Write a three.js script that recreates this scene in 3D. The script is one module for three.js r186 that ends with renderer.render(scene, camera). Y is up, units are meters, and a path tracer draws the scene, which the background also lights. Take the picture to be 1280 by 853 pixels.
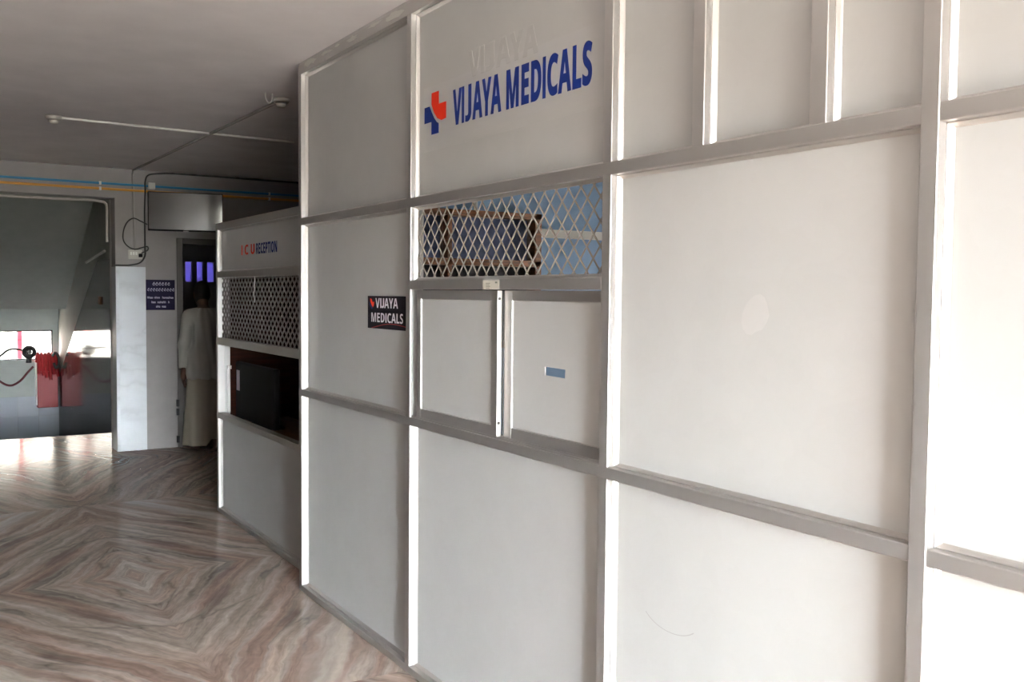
import * as THREE from 'three';
import { RoundedBoxGeometry } from 'three/addons/geometries/RoundedBoxGeometry.js';
import { mergeGeometries } from 'three/addons/utils/BufferGeometryUtils.js';
import { MarchingCubes } from 'three/addons/objects/MarchingCubes.js';
import { FontLoader } from 'three/addons/loaders/FontLoader.js';

// ---------------------------------------------------------------- camera, sky, exposure
// x runs along the partition (towards the entrance), z = 0 is the front of the partition, y is up
const scene = new THREE.Scene();
const renderer = new THREE.WebGLRenderer({ antialias: true });
renderer.toneMapping = THREE.LinearToneMapping;
renderer.toneMappingExposure = 1.0;
renderer.shadowMap.enabled = true;
const camera = new THREE.PerspectiveCamera(2 * Math.atan(426.5 / 1194.18) * 180 / Math.PI, 1280 / 853, 0.05, 300);
{
  const yaw = 0.5618, pitch = 0.0487, roll = 0.0091;
  const fw = new THREE.Vector3(-Math.cos(yaw) * Math.cos(pitch), -Math.sin(pitch), -Math.sin(yaw) * Math.cos(pitch));
  const r0 = new THREE.Vector3().crossVectors(fw, new THREE.Vector3(0, 1, 0)).normalize();
  const u0 = new THREE.Vector3().crossVectors(r0, fw);
  const r = r0.clone().multiplyScalar(Math.cos(roll)).addScaledVector(u0, Math.sin(roll));
  const u = u0.clone().multiplyScalar(Math.cos(roll)).addScaledVector(r0, -Math.sin(roll));
  camera.position.set(4.8387, 1.5903, 1.7356);
  camera.quaternion.setFromRotationMatrix(new THREE.Matrix4().makeBasis(r, u, fw.clone().negate()));
}
// bright overcast sky, even all round
scene.background = new THREE.Color().setRGB(0.88, 0.95, 1.0);
scene.backgroundIntensity = 182;
// weak hazy sun low in front of the entrance; it reaches the floor just behind the viewer
const sun = new THREE.DirectionalLight(new THREE.Color().setRGB(1, 0.985, 0.96), 58);
sun.position.set(8.2 + 10, 5.2, 1.2); sun.target.position.set(8.2, 0, 1.2); scene.add(sun, sun.target);
sun.castShadow = true; sun.shadow.mapSize.set(2048, 2048); sun.shadow.radius = 4;
Object.assign(sun.shadow.camera, { left: -14, right: 14, top: 14, bottom: -14, near: 0.5, far: 60 });

// ---------------------------------------------------------------- helpers
let seed = 7;
const rnd = () => { seed = (seed * 1664525 + 1013904223) >>> 0; return seed / 4294967296; };
const used = new Map();
function numbered(n) { const k = used.get(n) ?? 0; used.set(n, k + 1); return k ? n + '_' + String(k).padStart(3, '0') : n; }
function shade(o) { o.traverse((c) => { if (c.isMesh) { c.castShadow = true; c.receiveShadow = true; } }); return o; }
function part(name, geo, mat, parent) {           // geometry given in world coordinates, parent unrotated
  const m = new THREE.Mesh(geo, mat); m.name = name;
  if (parent) { const p = parent.userData.at ?? [0, 0, 0]; if (p[0] || p[1] || p[2]) geo.translate(-p[0], -p[1], -p[2]); parent.add(m); m.userData.at = undefined; delete m.userData.at; }
  m.castShadow = m.receiveShadow = true; return m;
}
const bases = [];
function thing(name, label, category, at = [0, 0, 0], group) {
  const o = new THREE.Group(); o.name = numbered(name); o.position.set(...at); scene.add(o);
  o.userData = { label, category }; if (group) o.userData.group = group;
  Object.defineProperty(o.userData, 'at', { value: at, enumerable: false });
  return o;
}
function struct(name, label, category) {
  const o = new THREE.Group(); o.name = name; scene.add(o); o.userData = { kind: 'structure', label, category }; return o;
}
function single(name, label, category, geo, mat, at = [0, 0, 0], group) {
  geo.translate(-at[0], -at[1], -at[2]);
  const m = new THREE.Mesh(geo, mat); m.name = numbered(name); m.position.set(...at); m.castShadow = m.receiveShadow = true;
  m.userData = { label, category }; if (group) m.userData.group = group; scene.add(m); return m;
}
const bx = (x0, x1, y0, y1, z0, z1) => { const g = new THREE.BoxGeometry(Math.abs(x1 - x0), Math.abs(y1 - y0), Math.abs(z1 - z0)); g.translate((x0 + x1) / 2, (y0 + y1) / 2, (z0 + z1) / 2); return g; };
const rbx = (x0, x1, y0, y1, z0, z1, r = 0.003, s = 2) => { const g = new RoundedBoxGeometry(Math.abs(x1 - x0), Math.abs(y1 - y0), Math.abs(z1 - z0), s, r); g.translate((x0 + x1) / 2, (y0 + y1) / 2, (z0 + z1) / 2); return g; };
function uvm(g, s = 1, ox = 0, oy = 0) {           // uv in metres from position and normal
  const p = g.attributes.position, n = g.attributes.normal, uv = new Float32Array(p.count * 2);
  for (let i = 0; i < p.count; i++) {
    const ax = Math.abs(n.getX(i)), ay = Math.abs(n.getY(i)), az = Math.abs(n.getZ(i));
    let a, b; if (ay >= ax && ay >= az) { a = p.getX(i); b = p.getZ(i); } else if (ax >= az) { a = p.getZ(i); b = p.getY(i); } else { a = p.getX(i); b = p.getY(i); }
    uv[2 * i] = a * s + ox; uv[2 * i + 1] = b * s + oy;
  }
  g.setAttribute('uv', new THREE.BufferAttribute(uv, 2)); return g;
}
const merge = (list) => mergeGeometries(list.map((g) => { const k = g.index ? g.toNonIndexed() : g; for (const n of Object.keys(k.attributes)) if (!['position', 'normal', 'uv'].includes(n)) k.deleteAttribute(n); return k; }));
const tube = (pts, r, seg = 40, rs = 8, tension = 0.5) => new THREE.TubeGeometry(new THREE.CatmullRomCurve3(pts.map((p) => new THREE.Vector3(...p)), false, 'centripetal', tension), seg, r, rs);
function rod(a, b, r, rs = 10) {
  const A = new THREE.Vector3(...a), B = new THREE.Vector3(...b), d = B.clone().sub(A), g = new THREE.CylinderGeometry(r, r, d.length(), rs);
  g.applyQuaternion(new THREE.Quaternion().setFromUnitVectors(new THREE.Vector3(0, 1, 0), d.clone().normalize()));
  g.translate((A.x + B.x) / 2, (A.y + B.y) / 2, (A.z + B.z) / 2); return g;
}
function bar(a, b, w, t) {                          // flat strand in a z-plane from a to b (x, y), width w, thickness t
  const dx = b[0] - a[0], dy = b[1] - a[1], g = new THREE.BoxGeometry(Math.hypot(dx, dy), w, t);
  g.rotateZ(Math.atan2(dy, dx)); g.translate((a[0] + b[0]) / 2, (a[1] + b[1]) / 2, 0); return g;
}
function prism(poly, z0, z1) {                      // polygon in x, y pushed from z0 to z1
  const g = new THREE.ExtrudeGeometry(new THREE.Shape(poly.map((p) => new THREE.Vector2(...p))), { depth: z1 - z0, bevelEnabled: false });
  g.translate(0, 0, z0); return g;
}

// ---------------------------------------------------------------- noise and textures
const perm = new Uint8Array(512); { const p = [...Array(256).keys()]; for (let i = 255; i > 0; i--) { const j = Math.floor(rnd() * (i + 1)); [p[i], p[j]] = [p[j], p[i]]; } for (let i = 0; i < 512; i++) perm[i] = p[i & 255]; }
function vn(x, y, px = 256, py = 256) {             // value noise, periodic
  const xi = Math.floor(x), yi = Math.floor(y), fx = x - xi, fy = y - yi, u = fx * fx * (3 - 2 * fx), v = fy * fy * (3 - 2 * fy);
  const h = (a, b) => perm[perm[(((a % px) + px) % px) & 255] + ((((b % py) + py) % py) & 255)] / 255;
  return (h(xi, yi) * (1 - u) + h(xi + 1, yi) * u) * (1 - v) + (h(xi, yi + 1) * (1 - u) + h(xi + 1, yi + 1) * u) * v;
}
function fbm(x, y, o = 4, px = 256, py = 256) { let s = 0, a = 0.5, n = 0; for (let i = 0; i < o; i++) { s += a * vn(x, y, px, py); n += a; x *= 2; y *= 2; px *= 2; py *= 2; a *= 0.5; } return s / n; }
function dataTex(w, h, fn, srgb = true) {
  const d = new Uint8Array(w * h * 4);
  for (let j = 0; j < h; j++) for (let i = 0; i < w; i++) { const c = fn(i / w, j / h), k = (j * w + i) * 4; d[k] = Math.max(0, Math.min(255, c[0])); d[k + 1] = Math.max(0, Math.min(255, c[1])); d[k + 2] = Math.max(0, Math.min(255, c[2])); d[k + 3] = 255; }
  const t = new THREE.DataTexture(d, w, h); t.wrapS = t.wrapT = THREE.RepeatWrapping; t.magFilter = THREE.LinearFilter; t.minFilter = THREE.LinearFilter; if (srgb) t.colorSpace = THREE.SRGBColorSpace; t.needsUpdate = true; return t;
}
const mottle = (base, amp, f1 = 4, f2 = 24) => dataTex(512, 512, (u, v) => { const n = (fbm(u * f1, v * f1, 4, f1, f1) - 0.5) * 1.3 + (fbm(u * f2, v * f2, 3, f2, f2) - 0.5) * 0.5; return base.map((b) => b * (1 + n * amp)); });
const bumpTex = (f) => dataTex(512, 512, (u, v) => { const n = 255 * fbm(u * f, v * f, 5, f, f); return [n, n, n]; }, false);
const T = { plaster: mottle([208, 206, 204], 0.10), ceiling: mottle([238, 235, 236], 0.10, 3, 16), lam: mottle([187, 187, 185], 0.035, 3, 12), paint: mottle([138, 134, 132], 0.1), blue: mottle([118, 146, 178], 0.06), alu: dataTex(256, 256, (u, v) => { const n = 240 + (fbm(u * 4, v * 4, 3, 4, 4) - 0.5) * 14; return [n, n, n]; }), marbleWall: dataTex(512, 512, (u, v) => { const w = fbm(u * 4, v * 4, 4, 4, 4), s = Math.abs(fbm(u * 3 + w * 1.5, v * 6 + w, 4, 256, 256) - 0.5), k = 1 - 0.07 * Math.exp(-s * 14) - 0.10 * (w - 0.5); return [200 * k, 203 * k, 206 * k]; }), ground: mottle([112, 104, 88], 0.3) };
const bumpPl = bumpTex(24);
// warm Indian marble: long wavy veins at thirty degrees; slabs are laid book-matched
function slabTexture(o) {
  const C = [[182, 163, 154], [171, 152, 143], [193, 178, 168], [184, 177, 170], [160, 141, 133], [179, 155, 144], [197, 184, 174], [174, 156, 147]];
  return dataTex(1280, 960, (u, v) => {
    const a = u * 2 + o, b = v * 1.5 + o * 0.37;
    let s = 0.87 * a - 0.5 * b, t = 0.5 * a + 0.87 * b;
    t += (fbm(s * 0.8 + 9, t * 1.4, 2) - 0.5) * 0.34 + (fbm(s * 3.2, t * 5 + 3, 3) - 0.5) * 0.075 + (fbm(s * 14, t * 30, 3) - 0.5) * 0.024;
    const k = (fbm(t * 4.5 + 31, s * 0.45 + 5, 3) * 1.5 + fbm(t * 15 + 3, s * 0.8, 2) * 0.55 - 0.5) * 4.2 + 40, i0 = Math.floor(k), f = k - i0, q = f * f * (3 - 2 * f);
    const A = C[((i0 % 8) + 8) % 8], B = C[(((i0 + 1) % 8) + 8) % 8];
    const fine = (fbm(t * 30, s * 1.4 + 3, 4) - 0.5) * 0.5 + (vn(t * 190, s * 16) - 0.5) * 0.12 + (fbm(s * 30, t * 36, 2) - 0.5) * 0.12;
    const w1 = Math.exp(-Math.abs(fbm(t * 3.6 + 70, s * 0.5, 3) - 0.5) * 90) * (0.15 + 0.6 * vn(s * 3, t * 5)), w2 = Math.exp(-Math.abs(fbm(t * 9 + 11, s * 0.9, 2) - 0.42) * 60) * 0.25;
    const dk = Math.exp(-Math.abs(fbm(t * 7 + 50, s * 0.8 + 2, 3) - 0.55) * 60) * 0.4 * vn(s * 4 + 8, t * 4);
    const wv = Math.min(0.5, (w1 + w2) * 0.65), band = Math.exp(-(((t - 1.34) / 0.085) ** 2)) * 0.75 * (0.6 + 0.4 * vn(s * 9, t * 40));
    return [0, 1, 2].map((c) => { let x = (A[c] * (1 - q) + B[c] * q) * (1 + fine); x = x * (1 - wv) + [222, 213, 205][c] * wv; x = x * (1 - band) + [226, 224, 218][c] * band; return x * (1 - dk * 0.8) * [0.92, 0.882, 0.858][c]; });
  });
}
const M = {
  lam: new THREE.MeshPhysicalMaterial({ map: T.lam, roughness: 0.32, specularIntensity: 0.8 }),
  alu: new THREE.MeshStandardMaterial({ map: T.alu, color: new THREE.Color().setRGB(0.68, 0.66, 0.64), metalness: 0.8, roughness: 0.36 }),
  gasket: new THREE.MeshStandardMaterial({ color: 0x2a2826, roughness: 0.8 }),
  grille: new THREE.MeshStandardMaterial({ color: new THREE.Color().setRGB(0.29, 0.265, 0.23), metalness: 0.3, roughness: 0.5 }),
  darkGrille: new THREE.MeshStandardMaterial({ color: new THREE.Color().setRGB(0.2, 0.185, 0.17), metalness: 0.3, roughness: 0.6 }),
  plaster: new THREE.MeshStandardMaterial({ map: T.plaster, bumpMap: bumpPl, bumpScale: 0.0015, roughness: 0.85 }),
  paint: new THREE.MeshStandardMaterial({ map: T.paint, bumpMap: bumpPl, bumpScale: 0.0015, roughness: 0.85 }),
  ceiling: new THREE.MeshStandardMaterial({ map: T.ceiling, bumpMap: bumpPl, bumpScale: 0.002, roughness: 0.9 }),
  blue: new THREE.MeshStandardMaterial({ map: T.blue, roughness: 0.7 }),
  slab: [0, 3.3].map((o) => new THREE.MeshPhysicalMaterial({ map: slabTexture(o), roughness: 0.15, specularIntensity: 1 })),
  marble: new THREE.MeshStandardMaterial({ map: T.marbleWall, roughness: 0.3 }),
  stone: new THREE.MeshStandardMaterial({ color: 0x6d675f, roughness: 0.6 }),
  enamel: new THREE.MeshPhysicalMaterial({ color: new THREE.Color().setRGB(0.16, 0.17, 0.18), roughness: 0.09, specularIntensity: 1 }),
  stairPaint: new THREE.MeshStandardMaterial({ map: T.plaster, color: 0xc9d0cc, roughness: 0.6 }),
  tile: [0xaab0ba, 0xa6acb7, 0xaeb3bc].map((c) => new THREE.MeshStandardMaterial({ color: c, roughness: 0.25 })),
  wood: new THREE.MeshStandardMaterial({ map: dataTex(256, 256, (u, v) => { const n = fbm(u * 3 + fbm(u * 4, v * 4, 2, 4, 4), v * 40, 4); return [104 * (0.6 + n * 0.7), 62 * (0.6 + n * 0.7), 34 * (0.6 + n * 0.7)]; }), roughness: 0.45 }),
  glass: new THREE.MeshPhysicalMaterial({ color: 0xffffff, transmission: 1, thickness: 0, roughness: 0.03, ior: 1.5 }),
  white: new THREE.MeshStandardMaterial({ color: 0xdcdcd6, roughness: 0.5 }),
  pvc: new THREE.MeshStandardMaterial({ color: 0xb9b4ac, roughness: 0.45 }),
  greyPvc: new THREE.MeshStandardMaterial({ color: 0x8a8682, roughness: 0.5 }),
  black: new THREE.MeshPhysicalMaterial({ color: 0x060607, roughness: 0.75, specularIntensity: 0.15 }),
  cable: new THREE.MeshStandardMaterial({ color: 0x161412, roughness: 0.6 }),
  bluePipe: new THREE.MeshStandardMaterial({ color: 0x1f6f9e, roughness: 0.4 }),
  orangePipe: new THREE.MeshStandardMaterial({ color: 0xc98a2c, roughness: 0.45 }),
  doorFrame: new THREE.MeshStandardMaterial({ color: 0x4a4643, roughness: 0.55 }),
  inkBlue: new THREE.MeshPhysicalMaterial({ color: 0x0b2060, roughness: 0.7, specularIntensity: 0.25 }),
  inkRed: new THREE.MeshPhysicalMaterial({ color: 0xc42810, roughness: 0.7, specularIntensity: 0.25 }),
  ghost: new THREE.MeshStandardMaterial({ color: 0xc0c0be, roughness: 0.25 }),
  red: new THREE.MeshStandardMaterial({ color: 0x8c0e14, roughness: 0.45 }),
  redHose: new THREE.MeshStandardMaterial({ color: 0x96141a, roughness: 0.7 }),
  iron: new THREE.MeshStandardMaterial({ color: 0x1c1b1c, roughness: 0.5, metalness: 0.4 }),
};

// ---------------------------------------------------------------- the setting
const H = 2.785, XE = -5.18, XIN = 8.2, ZL = 2.45, ZB = -3.1, LH = 2.2;
{ // floor: book-matched slabs
  const fl = struct('floor', 'polished brown and cream marble floor laid in book-matched slabs', 'floor');
  part('floor_base', bx(-6.54, XIN + 0.2, -0.2, -0.021, ZB, ZL), M.stone, fl);
  const X0 = -0.75, LX = 2.0, Z0 = 0.7, LZ = 1.5, g = 0.0006;
  for (let i = -3; i <= 3; i++) for (let j = -3; j <= 1; j++) {
    const xa = Math.max(-6.56, X0 + i * LX), xb = Math.min(XIN, X0 + (i + 1) * LX), za = Math.max(ZB, Z0 + j * LZ), zb = Math.min(ZL, Z0 + (j + 1) * LZ);
    if (xb - xa < 0.02 || zb - za < 0.02) continue;
    const geo = bx(xa + g, xb - g, -0.02, 0, za + g, zb - g), p = geo.attributes.position, uv = geo.attributes.uv;
    for (let k = 0; k < p.count; k++) {
      let a = p.getX(k) - (X0 + i * LX), b = p.getZ(k) - (Z0 + j * LZ);
      if (i & 1) a = LX - a; if (j & 1) b = LZ - b;
      uv.setXY(k, a / LX * 0.998 + 0.001, b / LZ * 0.998 + 0.001);
    }
    part('floor_slab', geo, M.slab[((i + 101) >> 1) & 1], fl);
  }
}
{
  const c = struct('ceiling', 'grey-white plastered ceiling', 'ceiling');
  part('ceiling_slab', uvm(bx(-7.62, XIN + 0.3, H, H + 0.18, ZB - 0.2, ZL + 0.2), 0.35), M.ceiling, c);
  part('upper_slab', uvm(bx(-11.4, -7.2, 2.95, 3.15, ZB - 0.2, ZL + 0.2), 0.35), M.ceiling, c);
}
{ // far end wall: opening to the stairs, marble-clad pillar, doorway
  const w = struct('wall_end', 'far end wall with the stair opening, marble pillar and dark doorway', 'wall');
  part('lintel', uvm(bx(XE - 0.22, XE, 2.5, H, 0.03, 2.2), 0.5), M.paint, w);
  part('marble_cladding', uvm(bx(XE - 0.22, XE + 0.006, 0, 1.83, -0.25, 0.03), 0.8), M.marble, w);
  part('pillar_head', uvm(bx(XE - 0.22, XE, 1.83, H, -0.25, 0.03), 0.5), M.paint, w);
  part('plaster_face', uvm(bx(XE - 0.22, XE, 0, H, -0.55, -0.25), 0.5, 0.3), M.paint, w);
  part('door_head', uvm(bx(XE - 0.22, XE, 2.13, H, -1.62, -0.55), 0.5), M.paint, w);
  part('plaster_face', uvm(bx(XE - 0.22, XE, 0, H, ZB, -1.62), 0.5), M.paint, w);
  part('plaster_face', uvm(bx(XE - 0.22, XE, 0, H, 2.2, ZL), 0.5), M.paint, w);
}
{
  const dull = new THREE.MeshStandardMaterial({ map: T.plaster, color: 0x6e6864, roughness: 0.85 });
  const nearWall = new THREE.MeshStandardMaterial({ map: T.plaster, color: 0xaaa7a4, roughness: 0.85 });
  const w = struct('wall_left', 'plastered left wall of the corridor', 'wall');
  part('darkened_face', uvm(bx(-11.4, 0.6, -1.8, 2.96, ZL, ZL + 0.2), 0.5), dull, w);  // unseen far stretch, colour darkened to cut light bounced onto the partitions
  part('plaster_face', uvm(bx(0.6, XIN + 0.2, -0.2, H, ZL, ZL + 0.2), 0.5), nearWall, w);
  const e = struct('wall_entrance', 'lintel over the wide open entrance behind the viewer', 'wall');
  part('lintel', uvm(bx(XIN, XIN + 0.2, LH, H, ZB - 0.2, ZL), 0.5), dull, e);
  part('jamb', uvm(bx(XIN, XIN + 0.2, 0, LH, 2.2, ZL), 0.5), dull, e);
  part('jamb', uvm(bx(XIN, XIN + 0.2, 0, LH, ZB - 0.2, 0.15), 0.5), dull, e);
  const r = struct('wall_right', 'plain right wall beyond the partition towards the entrance', 'wall');
  part('plaster_face', uvm(bx(4.77, XIN, 0, H, -0.2, 0), 0.5), M.plaster, r);
  const b = struct('wall_back', 'rear wall of the rooms behind the partitions, with a window', 'wall');
  part('plaster_face', uvm(bx(-5.4, 0.7, 0, H, ZB - 0.2, ZB), 0.5), M.plaster, b);
  part('plaster_face', uvm(bx(2.4, 5.3, 0, H, ZB - 0.2, ZB), 0.5), M.plaster, b);
  part('sill_wall', uvm(bx(0.7, 2.4, 0, 1.0, ZB - 0.2, ZB), 0.5), M.plaster, b);
  part('lintel', uvm(bx(0.7, 2.4, 2.2, H, ZB - 0.2, ZB), 0.5), M.plaster, b);
  const s = struct('wall_shop_side', 'blue painted side wall inside the medical shop', 'wall');
  part('blue_face', uvm(bx(-0.02, 0.03, 0, H, ZB, -0.07), 0.6), M.blue, s);
  const n = struct('wall_shop_near', 'near side wall inside the medical shop', 'wall');
  part('plaster_face', uvm(bx(5.1, 5.3, 0, H, ZB, -0.2), 0.5), M.plaster, n);
}
{ // dark room behind the doorway
  const w = struct('wall_inner_room', 'walls of the unlit room behind the doorway', 'wall');
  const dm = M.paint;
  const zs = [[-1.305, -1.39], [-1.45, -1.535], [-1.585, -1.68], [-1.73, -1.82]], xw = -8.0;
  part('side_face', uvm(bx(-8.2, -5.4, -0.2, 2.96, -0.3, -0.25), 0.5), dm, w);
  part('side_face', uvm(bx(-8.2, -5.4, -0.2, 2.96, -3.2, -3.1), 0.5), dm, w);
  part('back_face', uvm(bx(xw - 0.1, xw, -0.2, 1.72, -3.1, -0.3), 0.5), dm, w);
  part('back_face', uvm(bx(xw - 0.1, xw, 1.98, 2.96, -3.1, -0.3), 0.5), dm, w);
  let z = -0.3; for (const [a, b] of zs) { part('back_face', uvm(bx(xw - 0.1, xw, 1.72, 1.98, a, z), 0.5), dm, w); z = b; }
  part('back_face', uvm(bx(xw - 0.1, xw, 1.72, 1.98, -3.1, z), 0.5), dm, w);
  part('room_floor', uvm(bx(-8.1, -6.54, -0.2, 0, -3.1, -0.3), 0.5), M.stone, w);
  const vm = new THREE.MeshPhysicalMaterial({ color: 0x8f8bd0, transmission: 0.5, roughness: 1, thickness: 0 });
  const wn = struct('window_2', 'row of narrow violet curtained slits in the unlit room', 'window');
  for (const [a, b] of zs) part('curtain', bx(xw - 0.06, xw - 0.055, 1.72, 1.98, b, a), vm, wn);
}

// ---------------------------------------------------------------- stairwell beyond the opening
const XF = -11.2, ZR = -0.17;
{
  const w = struct('wall_stair_far', 'pale far wall of the stairwell with grilled window and tile dado', 'wall');
  const y0 = 0.54, y1 = 0.985, z0 = -0.088, z1 = 0.98;
  part('plaster_face', uvm(bx(XF - 0.2, XF, -1.8, y0, ZR - 0.2, ZL), 0.5), M.stairPaint, w);
  part('plaster_face', uvm(bx(XF - 0.2, XF, y1, 3.0, ZR - 0.2, ZL), 0.5), M.stairPaint, w);
  part('plaster_face', uvm(bx(XF - 0.2, XF, y0, y1, ZR - 0.2, z0), 0.5), M.stairPaint, w);
  part('plaster_face', uvm(bx(XF - 0.2, XF, y0, y1, z1, ZL), 0.5), M.stairPaint, w);
  for (let r = 0; r < 5; r++) for (let c = 0; c < 9; c++) { const za = ZR + 0.01 + c * 0.283, zb = Math.min(za + 0.28, ZL); part('tile', bx(XF, XF + 0.012, -0.012 - (r + 1) * 0.303, -0.015 - r * 0.303, za, zb), M.tile[(r * 5 + c * 2) % 3], w); }
  const wn = struct('window_1', 'low stair window with thin iron grille', 'window');
  for (const [a, b, c, d] of [[y0, y0 + 0.018, z0, z1], [y1 - 0.022, y1, z0, z1], [y0, y1, z0, z0 + 0.018], [y0, y1, z1 - 0.018, z1]]) part('frame', bx(XF - 0.06, XF - 0.02, a, b, c, d), M.iron, wn);
  for (let z = z0 + 0.12; z < z1 - 0.05; z += 0.12) part('bar', rod([XF - 0.05, y0, z], [XF - 0.05, y1, z], 0.004, 6), M.iron, wn);
  for (const y of [0.69, 0.84]) part('bar', rod([XF - 0.05, y, z0], [XF - 0.05, y, z1], 0.004, 6), M.iron, wn);
}
single('steel_post', 'red painted post outside the stair window', 'post', rbx(XF - 0.52, XF - 0.45, -0.5, 2.2, 0.29, 0.355, 0.006), new THREE.MeshStandardMaterial({ color: 0xe0283c, roughness: 0.5 }), [XF - 0.48, -0.5, 0.32]);
{
  const w = struct('wall_stair_right', 'right wall of the stairwell with polished dado following the stairs', 'wall');
  part('plaster_face', uvm(bx(XF, XE - 0.22, -1.8, 3.0, ZR - 0.08, ZR), 0.5), M.stairPaint, w);
  part('dado', prism([[XE - 0.23, -0.2], [XE - 0.23, 1.95], [-7.5, 1.95], [XF + 0.002, 0.255], [XF + 0.002, -1.7], [-9.2, -1.7]], ZR, ZR + 0.012), M.enamel, w);
  part('jamb_return', uvm(bx(-5.5, XE - 0.2, 0, H, ZR, 0.03), 0.5), M.plaster, w);
  const s = struct('stairs', 'flight of stone stairs going down to the landing', 'stairs');
  for (let k = 0; k < 9; k++) part('step', bx(-6.56 - (k + 1) * 0.27, -6.54 - k * 0.27, -1.75, -0.03 - (k + 1) * 0.16, ZR, 1.05), M.stone, s);
  part('landing', bx(XF, -8.98, -1.8, -1.6, ZR, ZL), M.stone, s);
  const u = struct('stair_soffit', 'sloping plastered underside of the upper stair flight', 'stair soffit');
  part('sloped_slab', uvm(prism([[-7.59, H], [-10.38, 1.322], [XF, 1.322], [XF, 1.47], [-10.46, 1.47], [-7.62, 2.96], [-7.2, 2.96], [-7.2, H]], ZR, 1.05), 0.5), M.stairPaint, u);
  part('spine_wall', uvm(bx(-10.4, -6.6, -1.75, 3.0, 1.05, 1.17), 0.5), M.stairPaint, u);
}

// ---------------------------------------------------------------- outdoors beyond the entrance
{
  const g = struct('ground', 'dusty ground outside the building', 'ground');
  part('terrain', uvm(bx(-1500, 1500, -3.6, -3.4, -1500, 1500), 0.25), new THREE.MeshStandardMaterial({ map: T.ground, roughness: 0.95 }), g);
  part('terrace', uvm(bx(XIN + 0.2, 13, -0.25, -0.02, -3, 6), 0.3), new THREE.MeshStandardMaterial({ color: 0xd8d5cf, roughness: 0.9 }), g);
}

{ // unseen walls added outside to cut the sky light entering the rear windows
  const w = struct('wall_sky_blocker', 'plain unseen walls added close behind to block sky from the rear windows', 'wall');
  const nm = new THREE.MeshStandardMaterial({ map: T.plaster, color: 0xa8a29a, roughness: 0.9 });
  part('plaster_face', uvm(bx(-16.0, -15.5, -3.4, 6.5, -9, 9), 0.3), nm, w);
  part('plaster_face', uvm(bx(-12.7, 9, -3.4, 9, -5.3, -4.8), 0.3), nm, w);
}
// ---------------------------------------------------------------- main partition
const font = await new FontLoader().loadAsync('fonts/droid/droid_sans_bold.typeface.json');
function lettering(text, x0, x1, y0, y1, z, bold = 0.028, t = 0.0004) {   // capitals fitted into a box, every letter standing on the base line
  const list = []; let pen = 0;
  for (const ch of text) {
    const ha = ch === 'I' ? 0.33 : (font.data.glyphs[ch]?.ha ?? 400) / font.data.resolution;
    if (ch !== ' ') {
      const stem = [[0.06, 0], [0.25, 0], [0.25, 1], [0.06, 1]].map((p) => new THREE.Vector2(...p));
      const g = new THREE.ExtrudeGeometry(ch === 'I' ? [new THREE.Shape(stem)] : font.generateShapes(ch, 1), { depth: t, bevelEnabled: bold > 0, bevelSize: bold, bevelThickness: t, bevelSegments: 1, curveSegments: 6 });
      g.computeBoundingBox(); const b = g.boundingBox; g.translate(0, -b.min.y, 0); g.scale(1, 1 / (b.max.y - b.min.y), 1);
      if (ch === 'J') { g.computeBoundingBox(); const w = g.boundingBox; g.translate(-w.min.x, 0, 0); g.scale(1.15, 1, 1); g.translate(pen + 0.05, 0, 0); pen += (w.max.x - w.min.x) * 1.15 + 0.1; } else { g.translate(pen, 0, 0); pen += ha + bold * 0.5; }
      list.push(g);
    } else pen += ha;
  }
  const g = merge(list); g.computeBoundingBox(); const b = g.boundingBox;
  g.translate(-b.min.x, 0, 0); g.scale((x1 - x0) / (b.max.x - b.min.x), y1 - y0, 1); g.translate(x0, y0, z); return g;
}
const A = new THREE.Vector3();
function bead(side, x0, x1, y0, y1, zf) {           // slanted glazing strip along one side of an opening
  const n = { l: [1, 0, 0], r: [-1, 0, 0], b: [0, 1, 0], t: [0, -1, 0] }[side], L = side === 'l' || side === 'r' ? y1 - y0 : x1 - x0;
  const g = new THREE.ExtrudeGeometry(new THREE.Shape([[0, 0], [0.011, 0], [0.008, 0.004], [0.003, 0.014], [0, 0.014]].map((p) => new THREE.Vector2(...p))), { depth: L, bevelEnabled: false });
  g.translate(0, 0, -L / 2);
  const N = new THREE.Vector3(...n), Z = new THREE.Vector3(0, 0, 1);
  g.applyMatrix4(new THREE.Matrix4().makeBasis(N, Z, A.crossVectors(N, Z).clone()));
  g.translate(side === 'l' ? x0 : side === 'r' ? x1 : (x0 + x1) / 2, side === 'b' ? y0 : side === 't' ? y1 : (y0 + y1) / 2, zf); return g;
}
function bay(root, x0, x1, y0, y1, zp, beads = true, mat = M.lam) {
  const p = part('panel', uvm(bx(x0 - 0.008, x1 + 0.008, y0 - 0.008, y1 + 0.008, zp - 0.006, zp), 0.9, x0 * 0.37, y0 * 0.21), mat, root);
  if (beads) for (const s of 'lrbt') { const b = new THREE.Mesh(bead(s, x0, x1, y0, y1, zp), M.alu); b.name = 'glazing_bead'; b.castShadow = b.receiveShadow = true; const at = root.userData.at ?? [0, 0, 0]; b.geometry.translate(-at[0], -at[1], -at[2]); p.add(b); }
  return p;
}
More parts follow.
